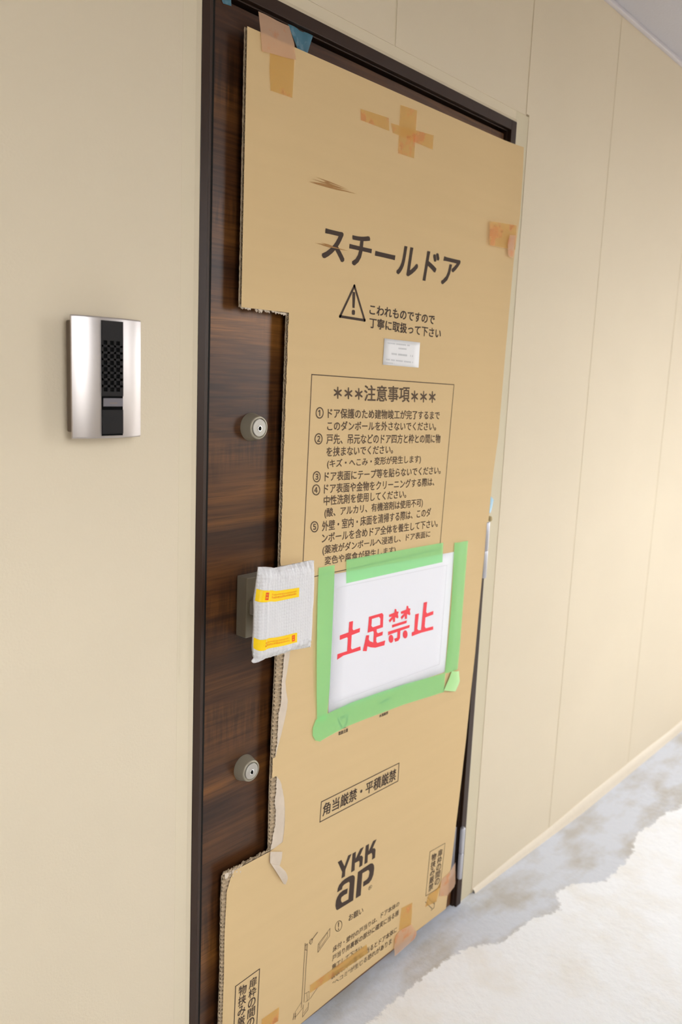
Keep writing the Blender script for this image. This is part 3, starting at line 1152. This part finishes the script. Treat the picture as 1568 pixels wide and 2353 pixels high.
# forbid: two trees, two bars, small legs
for dx, dy in ((0, 0), (172, -45)):
    g.poly(C8([(x + dx, y + dy) for x, y in ((835, 265), (912, 235), (920, 180), (942, 185), (945, 215), (975, 222), (965, 258), (972, 300), (962, 318), (925, 300),
                                             (922, 368), (893, 372), (890, 325), (848, 378), (832, 345), (880, 292), (838, 298))]))
g.poly(C8([(878, 412), (1095, 345), (1088, 385), (880, 452)]))
g.poly(C8([(822, 510), (1135, 410), (1130, 450), (1000, 495), (995, 600), (970, 640), (925, 655), (910, 610), (955, 595), (958, 510), (860, 545), (822, 562)]))
for cx_, cy_ in ((865, 612), (1070, 548)):
    g.poly(C8([(cx_ + 34 * math.cos(a_) + 6 * math.sin(a_), cy_ - 12 * math.cos(a_) + 58 * math.sin(a_)) for a_ in [k * math.pi / 7 for k in range(14)]]))
# stop
g.poly(C8([(1338, 90), (1388, 78), (1372, 225), (1388, 245), (1478, 210), (1475, 262), (1362, 305), (1352, 435), (1368, 460), (1475, 432), (1475, 480), (1300, 525), (1165, 575),
           (1165, 520), (1200, 505), (1215, 260), (1268, 245), (1245, 470), (1262, 490), (1300, 485)]))
bow(g)
g.build('red_characters', M['red'], sign)
# the white inside the first part of the foot sign
g = MB()
g.poly(C8([(588, 325), (690, 295), (708, 320), (705, 410), (600, 445), (580, 425)]))
bow(g)
g.v = [(a_, b_ - 0.0004, c_) for a_, b_, c_ in g.v]
g.build('character_counter', M['white'], sign)
g = MB()
fr = [(628, 303), (1216, 181), (1176, 706), (598, 917)]
for k in range(4):
    a, c = fr[k], fr[(k + 1) % 4]
    for i in range(8):
        p0 = sign_pt(a[0] + (c[0] - a[0]) * i / 8, a[1] + (c[1] - a[1]) * i / 8)
        p1 = sign_pt(a[0] + (c[0] - a[0]) * (i + 1) / 8, a[1] + (c[1] - a[1]) * (i + 1) / 8)
        g.line(p0, p1, 0.0012)
g.build('border_line', M['hair'], sign)

# green tape strips
GY = SY - 0.0009


def tape(name, mt, left, right_, y, label, group, curl=None, ny=10, nx=5, f=F5):
    g = MB()
    patch(g, [P(*f(*p), y) for p in left], [P(*f(*p), y) for p in right_], 0, ny, nx, curl=curl)
    o = g.build(name, mt, smooth=True)
    return tag(o, label, 'tape', group)


GG = 'green masking tape round the paper sign'
tape('masking_tape', M['green'], [(537, 196), (524, 400), (518, 640), (521, 850), (528, 1010)], [(622, 180), (617, 340), (606, 600), (594, 850), (580, 1000)], GY,
     'green masking tape strip down the left side of the paper sign', GG, curl=lambda u, v: 0.004 * (1 - u) * math.sin(math.pi * v))
tape('masking_tape', M['green'], [(684, 153), (683, 278)], [(1197, 62), (1193, 165)], GY - 0.0002,
     'green masking tape strip along the top of the paper sign', GG, ny=4, nx=14)
tape('masking_tape', M['green'], [(1257, 63), (1240, 400), (1222, 600), (1205, 755)], [(1329, 52), (1302, 390), (1285, 620), (1273, 735)], GY - 0.0004,
     'green masking tape strip down the right side of the paper sign', GG, curl=lambda u, v: 0.0025 * math.sin(math.pi * min(1, u * 1.6)))
tape('masking_tape', M['green'], [(719.5, 1672), (727, 1652), (754.6, 1639), (807, 1615), (865, 1594), (930, 1572.6), (990, 1556), (1024, 1546)],
     [(718.8, 1690), (726, 1703), (736, 1704), (752, 1694), (796, 1670), (836, 1654), (930, 1618.5), (990, 1600), (1021, 1590)], GY - 0.0007,
     'green masking tape strip along the bottom of the paper sign', GG, ny=30, nx=5, f=lambda x, y: (x, y))
tape('masking_tape', M['greenfold'], [(1243, 742), (1225, 790), (1200, 845)], [(1280, 742), (1285, 800), (1262, 850)], GY - 0.0022,
     'folded pale green tape end at the lower right corner of the sign', GG, curl=lambda u, v: 0.003 * math.sin(math.pi * u), ny=6, nx=6)

# aged parcel tape
CG = 'translucent parcel tape on the cardboard'
ID = lambda x, y: (x, y)
tape('parcel_tape', M['ytape'], [(621, 120), (619.5, 160), (622, 208)], [(677, 134), (675, 180), (672, 225)], TY,
     'yellowed tape piece below the top left corner of the cardboard', CG, f=ID)
tape('parcel_tape', M['ptape'], [(594, 26), (599, 70), (603, 118)], [(664, 60), (676, 100), (680, 138)], TY - 0.0015,
     'pinkish tape bridging door frame and top left corner of the cardboard', CG, f=ID, curl=lambda u, v: 0.001 * math.sin(7 * u))
tape('parcel_tape', M['ytape'], [(829, 250), (830, 276)], [(894, 271), (895, 301)], TY,
     'short tape piece lying just left of the taped cross', CG, f=ID)
tape('parcel_tape', M['ytape'], [(921, 241), (915, 352)], [(959, 254), (952, 364)], TY,
     'upright tape of the taped cross near the top of the cardboard', CG, f=ID)
tape('parcel_tape', M['ytape'], [(899, 283), (903, 305)], [(997, 311), (995, 344)], TY - 0.0004,
     'level tape of the taped cross near the top of the cardboard', CG, f=ID)
tape('parcel_tape', M['ytape'], [(1126.5, 508), (1125, 563)], [(1188, 518), (1184, 574)], TY - 0.0062 * 0.9,
     'yellowed tape square on the upper right edge of the cardboard', CG, f=ID)
tape('parcel_tape', M['ptape'], [(1172, 540), (1167, 560), (1168, 588)], [(1187, 541), (1183, 565), (1179, 593)], TY - 0.0075,
     'narrow pinkish tape tail hanging on the upper right edge of the cardboard', CG, f=ID, curl=lambda u, v: 0.001 * v)
tape('parcel_tape', M['ptape'], [(1033, 2006), (1016, 2020), (1010, 2060)], [(1047, 1981), (1047, 2034), (1029, 2058)], TY - 0.0004,
     'pinkish tape holding the lower right corner of the cardboard to the door', CG, f=ID)
tape('parcel_tape', M['ytape'], [(1012, 2040), (985, 2056), (978, 2084)], [(1014, 2020), (1010, 2046), (1003, 2072)], TY - 0.0002,
     'yellowed tape under the arrow at the lower right of the cardboard', CG, f=ID)
tape('parcel_tape', M['ytape'], [(923, 2087), (920, 2112), (917, 2138)], [(948, 2074), (947, 2100), (945, 2126)], TY,
     'yellowed tape standing on the bottom edge beside the small paragraph', CG, f=ID)
# this one bends over the bottom edge on to the floor side
tape('parcel_tape', M['ptape'], [(918, 2140), (908, 2152), (905, 2178), (907, 2198)], [(946, 2124), (958, 2143), (952, 2156), (930, 2178)], TY - 0.002,
     'pinkish tape folded over the bottom edge of the cardboard', CG, f=ID, curl=lambda u, v: 0.002 * math.sin(3 * v))
tape('parcel_tape', M['ytape'], [(713, 2264), (713, 2282)], [(843, 2170), (846, 2190)], TY,
     'long slanting tape across the drawing at the foot of the cardboard', CG, f=ID, ny=3, nx=14)
tape('parcel_tape', M['ytape'], [(602, 2342), (600, 2372)], [(642, 2314), (640, 2346)], TY,
     'yellowed tape right of the boxed text at the bottom left of the cardboard', CG, f=ID, ny=3, nx=6)

# ------------------------------------------------------------------ bubble wrapped handle
PY = -0.078                                    # front of the packet
PT = 0.020
F7 = lambda x, y: P(520 + x / 7.127, 1260 + y / 7.127, PY + PT / 2)


def along(pl_, u):
    L = [0]
    for i in range(1, len(pl_)):
        L.append(L[-1] + (pl_[i] - pl_[i - 1]).length)
    d = u * L[-1]
    for i in range(1, len(pl_)):
        if d <= L[i] + 1e-9:
            return pl_[i - 1].lerp(pl_[i], (d - L[i - 1]) / max(1e-9, L[i] - L[i - 1]))
    return pl_[-1].copy()


top = [F7(*p) for p in ((520, 305), (630, 303), (740, 309), (775, 322), (1080, 258), (1390, 193), (1432, 200))]
bot = [F7(*p) for p in ((412, 1850), (440, 1880), (520, 1866), (600, 1815), (860, 1742), (1050, 1672), (1382, 1614))]
lef = [F7(*p) for p in ((412, 1850), (446, 1795), (432, 1600), (450, 1300), (455, 1000), (455, 850), (488, 620), (520, 305))]
rig = [F7(*p) for p in ((1382, 1614), (1398, 1200), (1420, 700), (1438, 380), (1432, 200))]


def pk(u, v):
    T, Bt, Lf, Rt = along(top, u), along(bot, u), along(lef, v), along(rig, v)
    c00, c10, c01, c11 = bot[0], bot[-1], top[0], top[-1]
    p = Bt * (1 - v) + T * v + Lf * (1 - u) + Rt * u - (c00 * (1 - u) * (1 - v) + c10 * u * (1 - v) + c01 * (1 - u) * v + c11 * u * v)
    return Vector((p.x, PY, p.z))


from mathutils import noise as mn


def pk_front(u, v, off=0.0):
    p = pk(u, v)
    eu = min(u, 1 - u)
    ev = min(v, 1 - v)
    fall = 1 - (1 - min(1, eu / 0.09)) ** 2 * 0.9
    fall *= 1 - (1 - min(1, ev / 0.11)) ** 2 * 0.95
    crease = 0.0016 * math.exp(-((u - 0.15) / 0.012) ** 2)
    wr = mn.noise(Vector((p.x * 60, 3, p.z * 35))) * 0.0008 + mn.noise(Vector((p.x * 25, 7, p.z * 25))) * 0.0015
    if v > 0.8:
        wr += 0.003 * mn.noise(Vector((p.x * 140, 1, p.z * 90))) * (v - 0.8) / 0.2
    if v < 0.12:
        wr += 0.003 * mn.noise(Vector((p.x * 120, 9, p.z * 110)))
    y = PY + PT / 2 * (1 - fall) - crease - wr - off
    return Vector((p.x, y, p.z))


NU, NV = 64, 96
rows_f = [[pk_front(i / NU, j / NV) for i in range(NU + 1)] for j in range(NV + 1)]
rows_b = []
for j in range(NV + 1):
    row = []
    for i in range(NU + 1):
        p = rows_f[j][i]
        row.append(Vector((p.x, 2 * (PY + PT / 2) - p.y, p.z)))
    rows_b.append(row)
g = MB()
g.loft(rows_f)
g.loft(rows_b)
for a_, b_ in ((rows_f[0], rows_b[0]), (rows_f[-1], rows_b[-1]), ([r[0] for r in rows_f], [r[0] for r in rows_b]), ([r[-1] for r in rows_f], [r[-1] for r in rows_b])):
    g.loft([a_, b_])
wrap = tag(g.build('bubble_wrap_packet', M['bubble'], smooth=True, weld=0.0001), 'white bubble wrap packet taped round the door handle', 'packet')


def pk_tape(name, ul, v_l, v_r, mt, off):
    g = MB()
    rows = []
    for j in range(9):
        k = j / 8
        row = []
        for i in range(25):
            u = ul[0] + (ul[1] - ul[0]) * i / 24
            s = u / 0.66
            v = (v_l[0] + (v_r[0] - v_l[0]) * s) * (1 - k) + (v_l[1] + (v_r[1] - v_l[1]) * s) * k
            row.append(pk_front(u, v, off))
        rows.append(row)
    g.loft(rows)
    return g.build(name, mt, wrap, smooth=True)


TA = ((0.655, 0.778), (0.632, 0.737))
TB = ((0.152, 0.268), (0.112, 0.222))
for (vl, vr), icon in ((TA, 0.11), (TB, 0.585)):
    tp = pk_tape('yellow_tape', (0.0, 0.675), vl, vr, M['yellow'], 0.0007)
    lerp = lambda a_, k: a_[0] + (a_[1] - a_[0]) * k
    iv = lambda s, k: lerp(vl, k) + (lerp(vr, k) - lerp(vl, k)) * s

    def q_on(g, u0, u1, k0, k1):
        n_ = 4
        rows = []
        for j in range(3):
            k = k0 + (k1 - k0) * j / 2
            rows.append([pk_front(u0 + (u1 - u0) * i / n_, iv((u0 + (u1 - u0) * i / n_) / 0.66, k), 0.0011) for i in range(n_ + 1)])
        g.loft(rows)
    g = MB()
    for k0, k1 in ((0.18, 0.34), (0.42, 0.60), (0.66, 0.82)):
        q_on(g, icon, icon + 0.05, k0, k1)
    for k0, k1 in ((0.2, 0.8),):
        q_on(g, icon, icon + 0.012, k0, k1)
    q_on(g, icon + 0.038, icon + 0.05, 0.3, 0.7)
    g.build('printed_icon', M['redorange'], wrap)
    g = MB()
    s0, s1 = (0.22, 0.62) if icon < 0.3 else (0.14, 0.54)
    u = s0
    while u < s1:
        w_ = random.uniform(0.008, 0.016)
        q_on(g, u, u + w_ * .75, random.uniform(.28, .34), random.uniform(.42, .5))
        q_on(g, u, u + w_ * .6, random.uniform(.55, .6), random.uniform(.68, .74))
        u += w_ + 0.003
    g.build('printed_marks', M['orange'], wrap)

# ------------------------------------------------------------------ intercom
inter = tag(empty('door_intercom'), 'silver door intercom with black speaker grille on the wall left of the door', 'intercom')
b0, b1 = P(149, 735, 0), P(156, 992, 0)
bx = (b0.x + b1.x) / 2
f0, f1 = P(163, 722, -0.028), P(170, 1008, -0.028)
f2, f3 = P(324, 737, -0.028), P(325.5, 1003, -0.028)
ix0, ix1 = (f0.x + f1.x) / 2, (f2.x + f3.x) / 2
iz0, iz1 = (f1.z + f3.z) / 2, (f0.z + f2.z) / 2
g = MB()
g.box(bx, ix1 - 0.008, -0.026, 0.0, b1.z, b0.z)
g.build('back_box', M['box'], inter, bevel=0.002)
sx0, sx1 = P(232.5, 870, -0.037).x, P(281, 870, -0.037).x


def face_y(s):
    k = abs(2 * s - 1)
    return -0.0265 - 0.0115 * (1 - k ** 2.6)


g = MB()
NF = 40
prof = [(ix0 + (ix1 - ix0) * i / NF, face_y(i / NF)) for i in range(NF + 1)]
rows = []
for zz, inset in ((iz0, 0.0012), (iz0 + 0.0008, 0.0003), (iz0 + 0.002, 0.0), (iz1 - 0.002, 0.0), (iz1 - 0.0008, 0.0003), (iz1, 0.0012)):
    rows.append([(x, y + inset, zz) for x, y in prof] + [(ix1, -0.0235, zz), (ix0, -0.0235, zz)])
g.loft(rows, closed=True)
n_ = len(rows[0])
g.f.append(tuple(range(n_)))
g.f.append(tuple(range(5 * n_, 6 * n_)))
o = g.build('front_plate', M['silver'], inter, smooth=True)
mm = o.modifiers.new('edge', 'EDGE_SPLIT')
mm.split_angle = math.radians(35)
pzt, pzb = P(256, 737.5, -0.038).z, P(256, 1001, -0.038).z
gy = -0.0396
zb0, zb1 = P(257, 934, gy).z, P(257, 915, gy).z
g = MB()
g.box(sx0, sx1, gy + 0.0011, gy + 0.006, pzb, pzt)          # recessed bed
bed = g.build('speaker_bed', M['hole'], inter)
hx_ = [P(x, 840, gy).x for x in (242.5, 257.5, 271.5)]
hz_ = [P(257, 788 + 15.3 * k, gy).z for k in range(8)]
hw, hh = 0.0031, 0.0030
g = MB()
g.box(sx0, sx1, gy - 0.0002, gy + 0.004, hz_[0] + hh, pzt)
g.box(sx0, sx1, gy - 0.0002, gy + 0.004, zb1 + 0.0028, hz_[-1] - hh)
for a_, b_ in zip(hz_, hz_[1:]):
    g.box(sx0, sx1, gy - 0.0002, gy + 0.004, b_ + hh, a_ - hh)
xx = [sx0] + [v for x in hx_ for v in (x - hw, x + hw)] + [sx1]
for k in range(0, len(xx), 2):
    g.box(xx[k], xx[k + 1], gy - 0.0002, gy + 0.004, hz_[-1] - hh, hz_[0] + hh)
g.build('speaker_grille', M['black'], inter)
g = MB()
g.box(sx0, sx1, gy - 0.0004, gy + 0.004, pzb + 0.0025, zb0 - 0.0045)
g.build('call_button', M['black'], inter, bevel=0.0006)
g = MB()
g.box(sx0 + 0.002, sx1 - 0.0005, gy - 0.0004, gy + 0.004, zb0, zb1)
nm = g.build('name_window', M['button'], inter, bevel=0.0005)
g = MB()
zc = (zb0 + zb1) / 2 - 0.001
for k in range(5):
    g.box(sx0 + 0.012 + k * 0.0024, sx0 + 0.0136 + k * 0.0024, gy - 0.0006, gy - 0.0003, zc - 0.0010, zc + 0.0008)
g.build('printed_marks', M['box'], inter)
